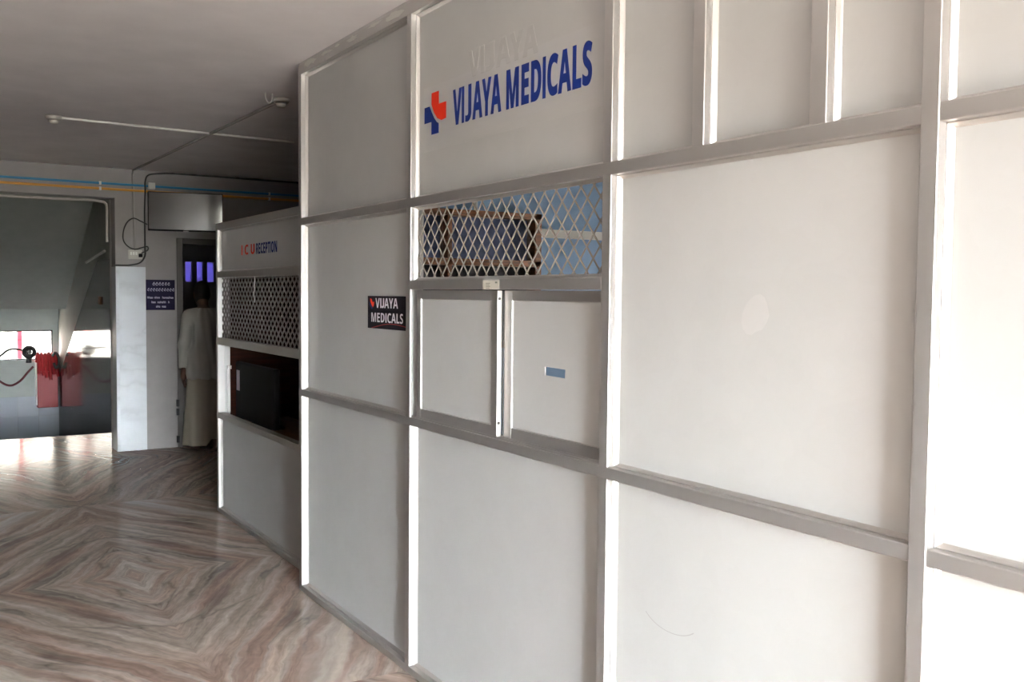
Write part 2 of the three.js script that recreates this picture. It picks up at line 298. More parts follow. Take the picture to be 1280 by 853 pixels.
function strands(x0, x1, y0, y1, w, h, sw, st, z) {
  const out = [], nx = Math.ceil((x1 - x0) / (w / 2)), ny = Math.floor((y1 - y0) / (h / 2) + 1e-6);
  for (let i = 0; i < nx; i++) for (let j = 0; j <= ny; j++) {
    if ((i + j) & 1) continue; const P = (a, b) => [x0 + a * w / 2, y0 + b * h / 2];
    if (j < ny) out.push(bar(P(i, j), P(i + 1, j + 1), sw, st)); if (j > 0) out.push(bar(P(i, j), P(i + 1, j - 1), sw, st));
    out.push(bar([P(i, j)[0] - sw * 0.75, P(i, j)[1]], [P(i, j)[0] + sw * 0.75, P(i, j)[1]], sw * 1.25, st * 1.15));
  }
  const g = merge(out); g.translate(0, 0, z); return g;
}
const RB = [1.045, 1.081], RC = [1.942, 1.981], RM = [1.607, 1.645], RT = [2.722, 2.772];
const main = thing('shop_front', 'tall white panelled aluminium shop front with mesh hatch and blue lettering', 'shop front', [1.8, 0, 0]);
{
  const P = { p1: [-0.041, 0], p2: [1.251, 1.292], p3: [2.573, 2.614], p4: [3.626, 3.667], p5: [4.72, 4.768] }, ZK = -0.062, ZP = -0.037;
  for (const k of ['p1', 'p2', 'p3']) part('post', uvm(rbx(P[k][0], P[k][1], 0, 2.77, ZK, -0.0006, 0.003)), M.alu, main);
  part('post', uvm(rbx(...P.p4, 0, 2.77, ZK, 0.003, 0.003)), M.alu, main);
  part('post', uvm(rbx(...P.p5, 0, 2.77, ZK, 0.003, 0.003)), M.alu, main);
  const S = [[2.952, 2.996], [3.338, 3.386]];
  for (const s of S) part('mullion', uvm(rbx(...s, RC[1] - 0.002, RT[0] + 0.004, ZK, -0.0008, 0.003)), M.alu, main);
  const rail = (x0, x1, [y0, y1], n = 'rail') => part(n, uvm(rbx(x0, x1, y0, y1, ZK, 0, 0.003)), M.alu, main);
  rail(P.p1[0], P.p4[0] + 0.001, [0, 0.032]); rail(P.p1[0], P.p4[0] + 0.001, RB); rail(P.p1[0], P.p4[0] + 0.001, RC);
  const top = rail(P.p1[0], P.p4[0] + 0.001, RT);
  for (const r of [[0, 0.032], RB, RC, RT]) rail(P.p4[1] - 0.001, P.p5[0] + 0.001, r);
  rail(P.p2[1] - 0.001, P.p3[0] + 0.001, RM);
  part('packing_strip', uvm(bx(-0.041, 4.76, 2.772, H + 0.004, -0.055, -0.004)), M.plaster, main);
  // dried plaster daubs left on the top rail
  { for (const [x, l, y, h] of [[0.13, 0.2, 2.757, 0.03], [0.36, 0.17, 2.76, 0.016], [0.5, 0.06, 2.764, 0.012], [0.68, 0.13, 2.755, 0.022], [0.94, 0.16, 2.761, 0.014], [1.13, 0.22, 2.752, 0.036]]) { const pts = []; for (let k = 0; k < 14; k++) { const t = k / 14 * Math.PI * 2; pts.push([x + Math.cos(t) * l / 2 * (0.55 + 0.6 * rnd()), y + Math.sin(t) * h / 2 * (0.35 + 0.95 * rnd())]); } part('plaster_daub', prism(pts, -0.001, 0.0025), M.white, main); } }
  // bays
  bay(main, 0, P.p2[0], 0.032, RB[0], ZP); bay(main, 0, P.p2[0], RB[1], RC[0], ZP); bay(main, 0, P.p2[0], RC[1], RT[0], ZP);
  bay(main, P.p2[1], P.p3[0], 0.032, RB[0], ZP);
  const sign = bay(main, P.p2[1], P.p3[0], RC[1], RT[0], ZP);
  const scuffed = bay(main, P.p3[1], P.p4[0], 0.032, RB[0], ZP);
  const patched = bay(main, P.p3[1], P.p4[0], RB[1], RC[0], ZP);
  bay(main, P.p3[1], S[0][0], RC[1], RT[0], ZP); bay(main, S[0][1], S[1][0], RC[1], RT[0], ZP); bay(main, S[1][1], P.p4[0], RC[1], RT[0], ZP);
  bay(main, P.p4[1], P.p5[0], 0.032, RB[0], ZP); bay(main, P.p4[1], P.p5[0], RB[1], RC[0], ZP); bay(main, P.p4[1], P.p5[0], RC[1], RT[0], ZP);
  const sub = (name, geo, mat, parent, label) => { geo.translate(-1.8, 0, 0); const m = new THREE.Mesh(geo, mat); m.name = name; m.castShadow = m.receiveShadow = true; if (label) m.userData.label = label; parent.add(m); return m; };
  // marks on the panels
  { const g = new THREE.RingGeometry(0.118, 0.122, 40, 1, Math.PI * 1.18, Math.PI * 0.62); g.scale(1, 0.55, 1); g.translate(2.86, 0.72, ZP + 0.0006); sub('scuff_mark', g, new THREE.MeshStandardMaterial({ color: 0xa6a4a2, roughness: 0.6 }), scuffed); }
  { const pts = []; for (let k = 0; k < 16; k++) { const t = k / 16 * Math.PI * 2, r = 0.8 + 0.35 * vn(k * 0.7, 3.3); pts.push([3.155 + Math.cos(t) * 0.042 * r + 0.012 * Math.sin(t), 1.545 + Math.sin(t) * 0.05 * r]); } sub('filler_patch', prism(pts, ZP, ZP + 0.0005), new THREE.MeshStandardMaterial({ color: 0xc0bfbd, roughness: 0.32 }), patched); }
  // shop name with cross emblem
  sub('backing_film', bx(1.34, 2.57, 2.16, 2.415, ZP, ZP + 0.0004), new THREE.MeshPhysicalMaterial({ map: T.lam, color: 0xffffff, roughness: 0.28 }), sign);
  sub('lettering', lettering('VIJAYA MEDICALS', 1.583, 2.468, 2.234, 2.37, ZP + 0.0004), M.inkBlue, sign, 'dark blue capital letters naming the medical shop');
  sub('faded_lettering', lettering('VIJAYA', 1.70, 2.17, 2.392, 2.492, ZP), M.ghost, sign, 'faint pale remains of older lettering');
  { const cx = 1.437, cy = 2.306, a = 0.031, W = 0.092, V = 0.082, q = (pts) => prism(pts.map(([x, y]) => [cx + x, cy + y]), ZP + 0.0004, ZP + 0.0012);
    const red = [[-a, V], [a, V], [a, a], [W, a], [W, -a * 1.05], [a * 1.7, -a * 1.15], [a * 0.6, -a * 0.75], [-a * 0.35, a * 0.15], [-a, a * 1.2]];
    const blu = [[-W, a * 1.05], [-a * 1.55, a * 1.05], [-a * 1.05, a * 0.35], [-a * 0.3, -a * 0.55], [a * 0.45, -a * 1.2], [a, -a * 1.42], [a, -V], [-a, -V], [-a, -a], [-W, -a]];
    const em = sub('emblem', q(red), M.inkRed, sign, 'red half of the cross emblem'); em.name = 'red_emblem';
    sub('blue_emblem', q(blu), M.inkBlue, sign, 'blue half of the cross emblem'); }
  // mesh above the hatch
  part('mesh_grille', strands(1.275, 2.59, 1.628, 1.964, 0.0675, 0.0745, 0.0054, 0.003, -0.034), M.grille, main).userData.label = 'diamond expanded-metal mesh over the hatch';
  for (const s of 'lrbt') part('mesh_bead', bead(s, P.p2[1], P.p3[0], RM[1], RC[0], -0.033), M.alu, main);
  // sliding shutters
  const sash = (x0, x1, y0, y1, zf, sl, sr, hole) => {
    const th = 0.019, g = part('sliding_shutter', merge([uvm(rbx(x0, x0 + sl, y0, y1, zf - th, zf, 0.002)), uvm(rbx(x1 - sr, x1, y0, y1, zf - th, zf, 0.002)), uvm(rbx(x0 + sl - 0.001, x1 - sr + 0.001, y1 - 0.036, y1, zf - th, zf - 0.0006, 0.002)), uvm(rbx(x0 + sl - 0.001, x1 - sr + 0.001, y0, y0 + 0.038, zf - th, zf - 0.0006, 0.002))]), M.alu, main);
    const sx0 = x0 + sl - 0.004, sx1 = x1 - sr + 0.004, sy0 = y0 + 0.034, sy1 = y1 - 0.032, shp = new THREE.Shape([[sx0, sy0], [sx1, sy0], [sx1, sy1], [sx0, sy1]].map((p) => new THREE.Vector2(...p)));
    if (hole) shp.holes.push(new THREE.Path(hole.map((p) => new THREE.Vector2(...p))));
    const pg = new THREE.ExtrudeGeometry(shp, { depth: 0.005, bevelEnabled: false }); pg.translate(0, 0, zf - 0.013);
    sub('shutter_panel', uvm(pg, 0.9), M.lam, g); return g;
  };
  const s1 = sash(1.335, 1.968, 1.086, 1.604, -0.010, 0.036, 0.04), s2 = sash(1.975, 2.598, 1.086, 1.604, -0.034, 0.05, 0.045, [[2.222, 1.323], [2.336, 1.321], [2.338, 1.35], [2.221, 1.352]]);
  for (const y of [1.135, 1.575]) { const g = new THREE.CylinderGeometry(0.005, 0.005, 0.004, 10); g.rotateZ(Math.PI / 2); g.translate(1.969, y, -0.017); sub('screw', g, M.gasket, s1); }
  sub('gap_strip', bx(1.9685, 1.9735, 1.09, 1.6, -0.034, -0.03), M.gasket, s1);  // dark strip filling the gap between the two shutters
  sub('tape_scrap', prism([[2.196, 1.322], [2.219, 1.318], [2.222, 1.355], [2.205, 1.362]], -0.047, -0.0455), new THREE.MeshStandardMaterial({ color: 0xb98a62, roughness: 0.7 }), s2, 'brown scrap of tape beside the slot');
  sub('drip_stain', bx(2.203, 2.2055, 1.292, 1.325, -0.047, -0.0462), M.gasket, s2);
  for (const z of [-0.008, -0.031, -0.055]) part('sliding_track', rbx(P.p2[1], P.p3[0], RB[1] - 0.002, RB[1] + 0.006, z - 0.003, z, 0.001), M.alu, main);
}
// small printed label stuck on the rail above the shutters
function canvasTex(w, h, draw) { const c = document.createElement('canvas'); c.width = w; c.height = h; draw(c.getContext('2d'), w, h); const t = new THREE.CanvasTexture(c); t.colorSpace = THREE.SRGBColorSpace; return t; }
function plate(x0, x1, y0, y1, z0, z1) { const g = bx(x0, x1, y0, y1, z0, z1); return g; }
{
  const tx = canvasTex(256, 80, (c, w, h) => { c.fillStyle = '#d8d4c8'; c.fillRect(0, 0, w, h); c.fillStyle = '#8d877a'; for (let k = 0; k < 4; k++) c.fillRect(48, 22 + k * 14, 70 - (k % 2) * 12, 6); c.fillStyle = '#7d8478'; c.fillRect(196, 12, 34, 14); });
  const mats = Array(6).fill(new THREE.MeshStandardMaterial({ color: 0xd8d4c8, roughness: 0.6 })); mats[4] = new THREE.MeshStandardMaterial({ map: tx, roughness: 0.55 });
  single('sticker', 'small cream printed sticker on the rail between mesh and shutters', 'sticker', plate(1.884, 1.994, 1.607, 1.6395, 0, 0.0012), mats, [1.939, 1.607, 0]);
}
{
  const tx = canvasTex(1024, 390, (c, w, h) => {
    c.fillStyle = '#120d18'; c.fillRect(0, 0, w, h); c.fillStyle = '#e9e7ec'; c.textBaseline = 'alphabetic';
    const put = (t, x, y, tw, th) => { c.save(); c.font = 'bold 100px sans-serif'; const wd = (k) => (k === 'I' ? 33 : c.measureText(k).width), m = [...t].reduce((q, k) => q + wd(k), 0); c.translate(x, y); c.scale(tw / m, th / 72); let p = 0; for (const k of t) { if (k === 'I') c.fillRect(p + 8, -71, 18, 71); else if (k === 'J') { c.fillRect(p + 14, -71, 17, 52); c.lineWidth = 16; c.strokeStyle = '#e9e7ec'; c.beginPath(); c.arc(p + 10, -20, 12.5, 0, 2.6); c.stroke(); } else c.fillText(k, p, 0); p += wd(k); } c.restore(); };
    put('VIJAYA', 215, 142, 590, 118); put('MEDICALS', 85, 312, 855, 112);
    c.fillStyle = '#d8321c'; c.beginPath(); c.moveTo(70, 26); c.lineTo(112, 40); c.lineTo(128, 74); c.lineTo(180, 70); c.lineTo(170, 118); c.lineTo(138, 140); c.lineTo(106, 112); c.lineTo(78, 72); c.closePath(); c.fill();
    c.fillStyle = '#24306a'; c.beginPath(); c.moveTo(48, 66); c.lineTo(98, 122); c.lineTo(140, 152); c.lineTo(104, 158); c.lineTo(60, 112); c.closePath(); c.fill();
    c.strokeStyle = '#a33a3a'; c.lineWidth = 9; c.beginPath(); c.moveTo(110, 384); c.bezierCurveTo(380, 350, 560, 290, 1024, 352); c.stroke();
  });
  const dk = new THREE.MeshStandardMaterial({ color: 0x120d18, roughness: 0.4 }), mats = Array(6).fill(dk); mats[4] = new THREE.MeshPhysicalMaterial({ map: tx, roughness: 0.6, specularIntensity: 0.4 });
  single('sign_plate', 'small black sign plate with white two-line lettering on the partition panel', 'sign', plate(0.789, 1.195, 1.432, 1.578, -0.037, -0.033), mats, [0.99, 1.432, -0.037]);
}

// ---------------------------------------------------------------- reception partition, set back behind the first post
const rec = thing('reception_booth', 'low white reception booth front with dark mesh and open counter hatch', 'booth', [-1.05, 0, -0.125]);
{
  const Z = -0.125, x0 = -2.125, x1 = -0.045, zk = Z - 0.05, zp = Z - 0.032;
  const rail = (y0, y1, z1 = Z, n = 'rail') => part(n, uvm(rbx(x0, x1, y0, y1, zk, z1, 0.003)), M.alu, rec);
  part('post', uvm(rbx(x0, x0 + 0.042, 0, 2.075, zk, Z - 0.0006, 0.003)), M.alu, rec);
  part('post', uvm(rbx(x1 - 0.042, x1, 0, 2.075, zk, Z - 0.0006, 0.003)), M.alu, rec);
  rail(0, 0.03); rail(0.682, 0.722); rail(1.212, 1.262); rail(1.69, 1.735); rail(2.03, 2.078);
  const a = x0 + 0.042, b = x1 - 0.042;
  bay(rec, a, b, 0.03, 0.682, zp); const head = bay(rec, a, b, 1.735, 2.03, zp);
  const sub = (name, geo, mat, label) => { geo.translate(1.05, 0, 0.125); const m = new THREE.Mesh(geo, mat); m.name = name; m.castShadow = m.receiveShadow = true; if (label) m.userData.label = label; head.add(m); };
  sub('red_lettering', lettering('I C U', -1.6, -1.31, 1.838, 1.905, zp, 0.012), M.inkRed, 'red letters I C U');
  sub('blue_lettering', lettering('RECEPTION', -1.275, -0.86, 1.836, 1.905, zp, 0.014), M.inkBlue, 'blue letters RECEPTION');
  part('mesh_grille', strands(a - 0.02, b + 0.03, 1.245, 1.71, 0.072, 0.0605, 0.0145, 0.003, Z - 0.034), M.darkGrille, rec).userData.label = 'dark close diamond mesh above the counter hatch';
  part('side_panel', uvm(bx(x0, x0 + 0.035, 0, 2.06, -0.215, zk)), M.lam, rec);
  part('side_channel', uvm(rbx(x0 + 0.034, x0 + 0.052, 0.72, 1.05, -0.212, -0.19, 0.003)), M.alu, rec);
  part('latch', rbx(x0 + 0.035, x0 + 0.075, 1.035, 1.06, -0.215, -0.19, 0.003), M.white, rec);
  part('counter_top', uvm(bx(x0 + 0.035, x1, 0.64, 0.66, -0.65, zk)), M.wood, rec);
  part('added_dark_lining', uvm(bx(x0, x0 + 0.02, 0, 2.06, -1.9, -0.215), 1.5), new THREE.MeshPhysicalMaterial({ map: M.wood.map, color: 0x6a5248, roughness: 0.7, specularIntensity: 0.2 }), rec);  // added board, wood tinted very dark to stand in for the unlit interior
  part('hanging_string', tube([[-1.19, 1.69, -0.12], [-1.192, 1.62, -0.118], [-1.2, 1.57, -0.118], [-1.188, 1.525, -0.118]], 0.002, 16, 5), M.white, rec);
}
{ // computer monitor on the reception counter
  const o = thing('computer_monitor', 'black monitor with a pale sticker behind the reception hatch', 'monitor', [-1.62, 0.66, -0.32]);
  part('casing', rbx(-2.06, -1.2, 0.69, 1.09, -0.29, -0.245, 0.012), M.black, o);
  part('stand', rbx(-1.72, -1.54, 0.66, 0.8, -0.325, -0.29, 0.008), M.black, o);
  part('foot', rbx(-1.8, -1.46, 0.66, 0.675, -0.41, -0.24, 0.006), M.black, o);
  part('sticker', bx(-2.03, -1.955, 0.885, 1.03, -0.245, -0.244), new THREE.MeshStandardMaterial({ color: 0x8a8490, roughness: 0.6 }), o);
  const c = thing('wooden_chair', 'dark reddish wooden chair behind the reception counter', 'chair', [-0.65, 0, -1.0]);
  const wm = new THREE.MeshStandardMaterial({ color: 0x4a1c12, roughness: 0.6 });
  part('backrest', rbx(-0.9, -0.42, 0.72, 1.12, -0.8, -0.775, 0.01), wm, c); part('seat', rbx(-0.9, -0.42, 0.43, 0.47, -1.24, -0.78, 0.01), wm, c);
  for (const [x, z, t] of [[-0.88, -0.79, 0.72], [-0.44, -0.79, 0.72], [-0.88, -1.22, 0.43], [-0.44, -1.22, 0.43]]) part('leg', rbx(x - 0.02, x + 0.02, 0, t, z - 0.02, z + 0.02, 0.004), wm, c);
}

// ---------------------------------------------------------------- inside the shop: seen through the mesh
{
  const o = thing('glazed_wall_cabinet', 'brown wooden framed glazed cabinet on the blue wall behind the mesh', 'cabinet', [0.03, 1.2, -1.05]);
  const z0 = -1.43, z1 = -0.46, y0 = 1.28, y1 = 2.065, xa = 0.03, xb = 0.13;
  const W = (a, b, c, d, n) => part(n, uvm(rbx(xa, xb, a, b, c, d, 0.004), 3), M.wood, o);
  W(y1 - 0.035, y1, z0, z1, 'rail'); W(1.752, 1.79, z0, z1, 'rail'); W(y0, y0 + 0.04, z0, z1, 'rail'); W(y0, y1, z0, z0 + 0.045, 'stile'); W(y0, y1, z1 - 0.045, z1, 'stile'); W(y0, y1, -0.83, -0.8, 'stile');
  part('back_board', bx(xa + 0.002, xa + 0.008, y0 + 0.01, y1 - 0.01, z0 + 0.01, z1 - 0.01), new THREE.MeshStandardMaterial({ color: 0x596a96, roughness: 0.6 }), o);
  part('lower_board', bx(xa + 0.008, xa + 0.012, y0 + 0.03, 1.76, z0 + 0.03, z1 - 0.03), new THREE.MeshStandardMaterial({ color: 0x23262e, roughness: 0.6 }), o);
  for (const [a, b] of [[z0 + 0.04, -0.825], [-0.805, z1 - 0.04]]) for (const [c, d] of [[1.785, y1 - 0.03], [y0 + 0.035, 1.757]]) part('pane', bx(xb - 0.03, xb - 0.027, c, d, a, b), M.glass, o);
  single('cable_trunking', 'white horizontal cable trunking along the blue wall inside the shop', 'trunking', rbx(0.03, 0.06, 1.935, 1.985, -3.08, -1.44, 0.004), M.white, [0.045, 1.935, -2.26]);
  single('conduit_pipe', 'pale vertical conduit above the glazed cabinet inside the shop', 'conduit', rod([0.04, 2.07, -1.03], [0.04, 2.78, -1.03], 0.011), M.white, [0.04, 2.07, -1.03]);
}

// ---------------------------------------------------------------- fittings on the end wall
const XW = XE + 0.006;
{
  const blueP = thing('water_pipe', 'thin blue pipe running along the top of the end wall', 'pipe', [XW + 0.02, 2.63, 0]);
  part('pipe', rod([XW + 0.018, 2.632, 2.2], [XW + 0.018, 2.63, -3.05], 0.011), M.bluePipe, blueP);
  const orangeP = thing('gas_pipe', 'thin orange pipe just below the blue pipe on the end wall', 'pipe', [XW + 0.02, 2.58, 0]);
  part('pipe', rod([XW + 0.018, 2.58, 2.2], [XW + 0.018, 2.578, -3.05], 0.012), M.orangePipe, orangeP);
  for (const z of [1.6, 0.165, -1.5]) { part('clip', rbx(XW - 0.004, XW + 0.033, 2.615, 2.648, z - 0.01, z + 0.01, 0.003), M.white, blueP); part('clip', rbx(XW - 0.004, XW + 0.033, 2.562, 2.596, z - 0.01, z + 0.01, 0.003), M.white, orangeP); }
}
{ // television on a bracket, turned a little towards the corridor
  const g = new THREE.Group(); g.name = 'television'; g.position.set(-5.035, 2.19, -0.61); g.rotation.set(0, 0, 0); scene.add(g);
  g.userData = { label: 'flat black television mounted high above the doorway', category: 'television' };
  g.rotation.order = 'YXZ'; g.rotation.y = Math.PI / 2 - 0.25; g.rotation.x = 0.05;
  const add = (n, geo, m) => { const k = new THREE.Mesh(geo, m); k.name = n; k.castShadow = k.receiveShadow = true; g.add(k); };
  add('casing', rbx(-0.355, 0.355, 0, 0.385, -0.035, 0.006, 0.005), M.black);
  add('screen', bx(-0.348, 0.348, 0.016, 0.378, 0.006, 0.008), new THREE.MeshPhysicalMaterial({ color: 0x08080a, roughness: 0.06, specularIntensity: 1 }));
  add('logo_badge', rbx(-0.025, 0.025, -0.004, 0.006, 0.004, 0.01, 0.002), M.pvc);
  add('bracket', rbx(-0.1, 0.1, 0.1, 0.26, -0.075, -0.033, 0.004), M.iron);
}
single('junction_box', 'small white junction box at the upper left corner of the television', 'junction box', rbx(XW, XW + 0.05, 2.6, 2.665, -0.34, -0.275, 0.005), M.white, [XW, 2.6, -0.3]);
{
  const o = thing('switch_board', 'grey-white switch board with a black plug on the end wall', 'switch', [XW, 1.9, -0.15]);
  part('plate', rbx(XW, XW + 0.022, 1.905, 1.995, -0.215, -0.085, 0.005), M.pvc, o);
  for (const z of [-0.11, -0.135, -0.16]) part('switch', rbx(XW + 0.02, XW + 0.027, 1.945, 1.975, z - 0.008, z + 0.008, 0.002), M.white, o);
  part('plug', rbx(XW + 0.02, XW + 0.06, 1.925, 1.96, -0.212, -0.18, 0.006), M.black, o);
}
const cx = XW + 0.012;
single('power_cable', 'black cable dropping from the ceiling beside the television to the stair opening', 'cable', tube([[cx, 2.772, -2.9], [cx, 2.77, -1.6], [cx, 2.772, -0.8], [cx, 2.765, -0.42], [cx + 0.01, 2.735, -0.275], [cx + 0.034, 2.67, -0.245], [cx + 0.036, 2.6, -0.244], [cx + 0.03, 2.54, -0.244], [cx, 2.4, -0.244], [cx, 2.2, -0.244], [cx, 2.02, -0.244], [cx, 1.94, -0.243], [cx, 1.875, -0.2], [cx, 1.845, -0.1], [cx, 1.842, 0.02], [cx + 0.005, 1.84, 0.045]], 0.008, 160), M.cable, [cx, 1.84, -0.244]);
single('looped_cable', 'thin black cable looping left of the television down to the switch board', 'cable', tube([[cx + 0.03, 2.25, -0.262], [cx + 0.03, 2.28, -0.2], [cx + 0.03, 2.305, -0.135], [cx + 0.03, 2.27, -0.08], [cx + 0.03, 2.18, -0.04], [cx + 0.03, 2.08, -0.04], [cx + 0.03, 2.02, -0.09], [cx + 0.03, 2.003, -0.15], [cx + 0.03, 2.02, -0.21], [cx + 0.035, 2.03, -0.262], [cx + 0.05, 2.0, -0.262], [cx + 0.056, 1.965, -0.2]], 0.006, 120), M.cable, [cx, 1.95, -0.15]);
{
  const tx = canvasTex(512, 560, (c, w, h) => {
    c.fillStyle = '#17122c'; c.fillRect(0, 0, w, h); c.strokeStyle = '#bfbccb'; c.fillStyle = '#bfbccb'; c.lineCap = 'round';
    let s = 5; const r = () => { s = (s * 1103515245 + 12345) % 2147483648; return s / 2147483648; };
    const script = (x0, x1, y, k) => { c.lineWidth = k * 0.2; for (let x = x0; x < x1; x += k * 1.15) { c.beginPath(); c.arc(x + k * 0.45, y, k * (0.32 + 0.12 * r()), 0.4 + r(), 5.6 + r() * 0.6); c.stroke(); c.beginPath(); c.moveTo(x + k * 0.3, y - k * 0.65); c.lineTo(x + k * 0.7, y - k * 0.8 + k * 0.2 * r()); c.stroke(); } };
    script(120, 400, 82, 46); script(30, 470, 190, 42);
    const words = (list, y, k) => { c.lineWidth = k * 0.17; for (const [a, b] of list) for (let x = a; x < b - k * 0.3; x += k * 0.66) { c.beginPath(); const q = r(); c.moveTo(x, y + k * 0.4); c.lineTo(x, y - k * (q > 0.7 ? 0.45 : 0.2)); c.lineTo(x + k * 0.4, y - k * 0.2); c.lineTo(x + k * 0.4, y + k * 0.4); if (q < 0.5) c.lineTo(x, y + k * 0.4); c.stroke(); } };
    words([[28, 130], [150, 260], [290, 480]], 330, 38); words([[100, 185], [205, 365], [395, 425]], 415, 38); words([[180, 262], [282, 350]], 495, 38);
  });
  const dk = new THREE.MeshStandardMaterial({ color: 0x17122c, roughness: 0.4 }), mats = Array(6).fill(dk); mats[0] = new THREE.MeshPhysicalMaterial({ map: tx, roughness: 0.7, specularIntensity: 0.3 });
  single('notice_plate', 'dark navy notice plate with rows of small white writing beside the doorway', 'sign', bx(XE, XE + 0.006, 1.402, 1.705, -0.53, -0.25), mats, [XE, 1.402, -0.39]);
}
{ // door frame
  const d = struct('door_1', 'dark grey doorway frame in the end wall', 'door frame');
  part('jamb', rbx(XE - 0.16, XE + 0.012, 0, 2.13, -0.61, -0.55, 0.004), M.doorFrame, d);
  part('jamb', rbx(XE - 0.16, XE + 0.012, 0, 2.13, -1.62, -1.56, 0.004), M.doorFrame, d);
  part('head', rbx(XE - 0.16, XE + 0.012, 2.07, 2.13, -1.56, -0.61, 0.004), M.doorFrame, d);
  for (const y of [0.42, 0.33, 0.05]) part('hinge', rbx(XE + 0.004, XE + 0.03, y, y + 0.07, -0.562, -0.535, 0.004), M.iron, d);
}
// ceiling fittings
single('ceiling_conduit', 'white thin conduit crossing the ceiling from the left rose', 'conduit', rod([-2.445, H - 0.008, 0.86], [-2.535, H - 0.008, -0.85], 0.009), M.white, [-2.49, H - 0.008, 0]);
single('ceiling_conduit', 'grey conduit running along the ceiling and down the end wall to the switch board', 'conduit', merge([rod([-0.99, H - 0.009, -0.222], [-5.13, H - 0.009, -0.136], 0.011), rod([-5.13, H - 0.009, -0.136], [XW + 0.012, H - 0.04, -0.135], 0.011), rod([XW + 0.012, H - 0.035, -0.135], [XW + 0.012, 1.99, -0.147], 0.011)]), M.greyPvc, [-3, 1.99, -0.18]);
for (const [x, z, l] of [[-2.43, 0.885, 'cream ceiling rose at the left end of the white conduit'], [-0.97, -0.222, 'cream ceiling rose near the top corner of the tall partition']]) {
  const o = thing('ceiling_rose', l, 'ceiling rose', [x, H - 0.05, z], 'ceiling roses'); delete o.userData.group;
  const lathe = (pts) => { const g = new THREE.LatheGeometry(pts.map((p) => new THREE.Vector2(...p)), 24); g.translate(x, 0, z); return g; };
  part('base', lathe([[0.0, H - 0.028], [0.045, H - 0.026], [0.052, H - 0.012], [0.054, H], [0, H]]), M.pvc, o);
  part('cap', lathe([[0, H - 0.055], [0.02, H - 0.054], [0.03, H - 0.045], [0.034, H - 0.027], [0, H - 0.027]]), M.pvc, o);
}
single('ceiling_hook', 'small white wire hook hanging from the ceiling near the partition top', 'hook', tube([[-0.86, H, -0.13], [-0.86, H - 0.03, -0.13], [-0.86, H - 0.055, -0.12], [-0.86, H - 0.055, -0.1], [-0.86, H - 0.03, -0.09], [-0.86, H, -0.088]], 0.004, 30, 6), M.white, [-0.86, H - 0.055, -0.11]);

// ---------------------------------------------------------------- stairwell fittings
{
  const x = -6.82;
  single('stair_conduit', 'pale conduit bending down the wall just inside the stair opening', 'conduit', tube([[-5.425, 2.482, 2.1], [-5.425, 2.48, 0.6], [-5.425, 2.478, 0.12], [-5.425, 2.462, 0.075], [-5.425, 2.42, 0.066], [-5.425, 2.25, 0.066], [-5.425, 2.08, 0.066]], 0.014, 90), M.pvc, [-5.425, 2.08, 0.07]);
  single('wall_tube', 'bright slanted plastic tube on the stair wall beside the opening', 'tube', rod([-6.86, 2.04, ZR + 0.03], [-8.197, 1.945, ZR + 0.03], 0.016), M.white, [-7.5, 1.95, ZR + 0.03]);
  single('socket_plate', 'small orange-brown socket plate on the polished stair wall', 'socket', rbx(-7.34, -7.22, 1.43, 1.52, ZR + 0.012, ZR + 0.03, 0.004), new THREE.MeshStandardMaterial({ color: 0x9a6a44, roughness: 0.5 }), [-7.28, 1.43, ZR + 0.012]);
}
{ // fire hose box with folded hose
  const o = thing('fire_hose_box', 'red fire hose box with folded red hose hung on the stair wall', 'fire hose', [XF + 0.1, -0.18, 0]);
  part('box', rbx(XF + 0.014, XF + 0.16, -0.18, 0.36, -0.135, 0.15, 0.008), M.red, o);
  part('side_strip', rbx(XF + 0.014, XF + 0.15, -0.14, 0.5, 0.15, 0.165, 0.003), M.white, o);
  for (let k = 0; k < 6; k++) { const z = 0.135 - k * 0.05, l = 0.02 + 0.12 * ((k * 37) % 7) / 7; part('hose_fold', tube([[XF + 0.03, 0.3, z], [XF + 0.06, 0.55, z + 0.004], [XF + 0.1, 0.645 - 0.01 * (k % 3), z], [XF + 0.16, 0.6, z - 0.004], [XF + 0.185, 0.42, z - 0.01], [XF + 0.18, 0.36 - l, z - 0.012 - 0.006 * (k % 2)]], 0.023, 30, 8), M.redHose, o); }
  single('black_hose', 'black looped hose at the right side of the red hose box', 'hose', tube([[XF + 0.235, 0.6, -0.05], [XF + 0.235, 0.65, -0.09], [XF + 0.235, 0.6, -0.13], [XF + 0.235, 0.47, -0.135], [XF + 0.24, 0.42, -0.1], [XF + 0.245, 0.5, -0.07]], 0.02, 40), M.iron, [XF + 0.12, 0.42, -0.12]);
}
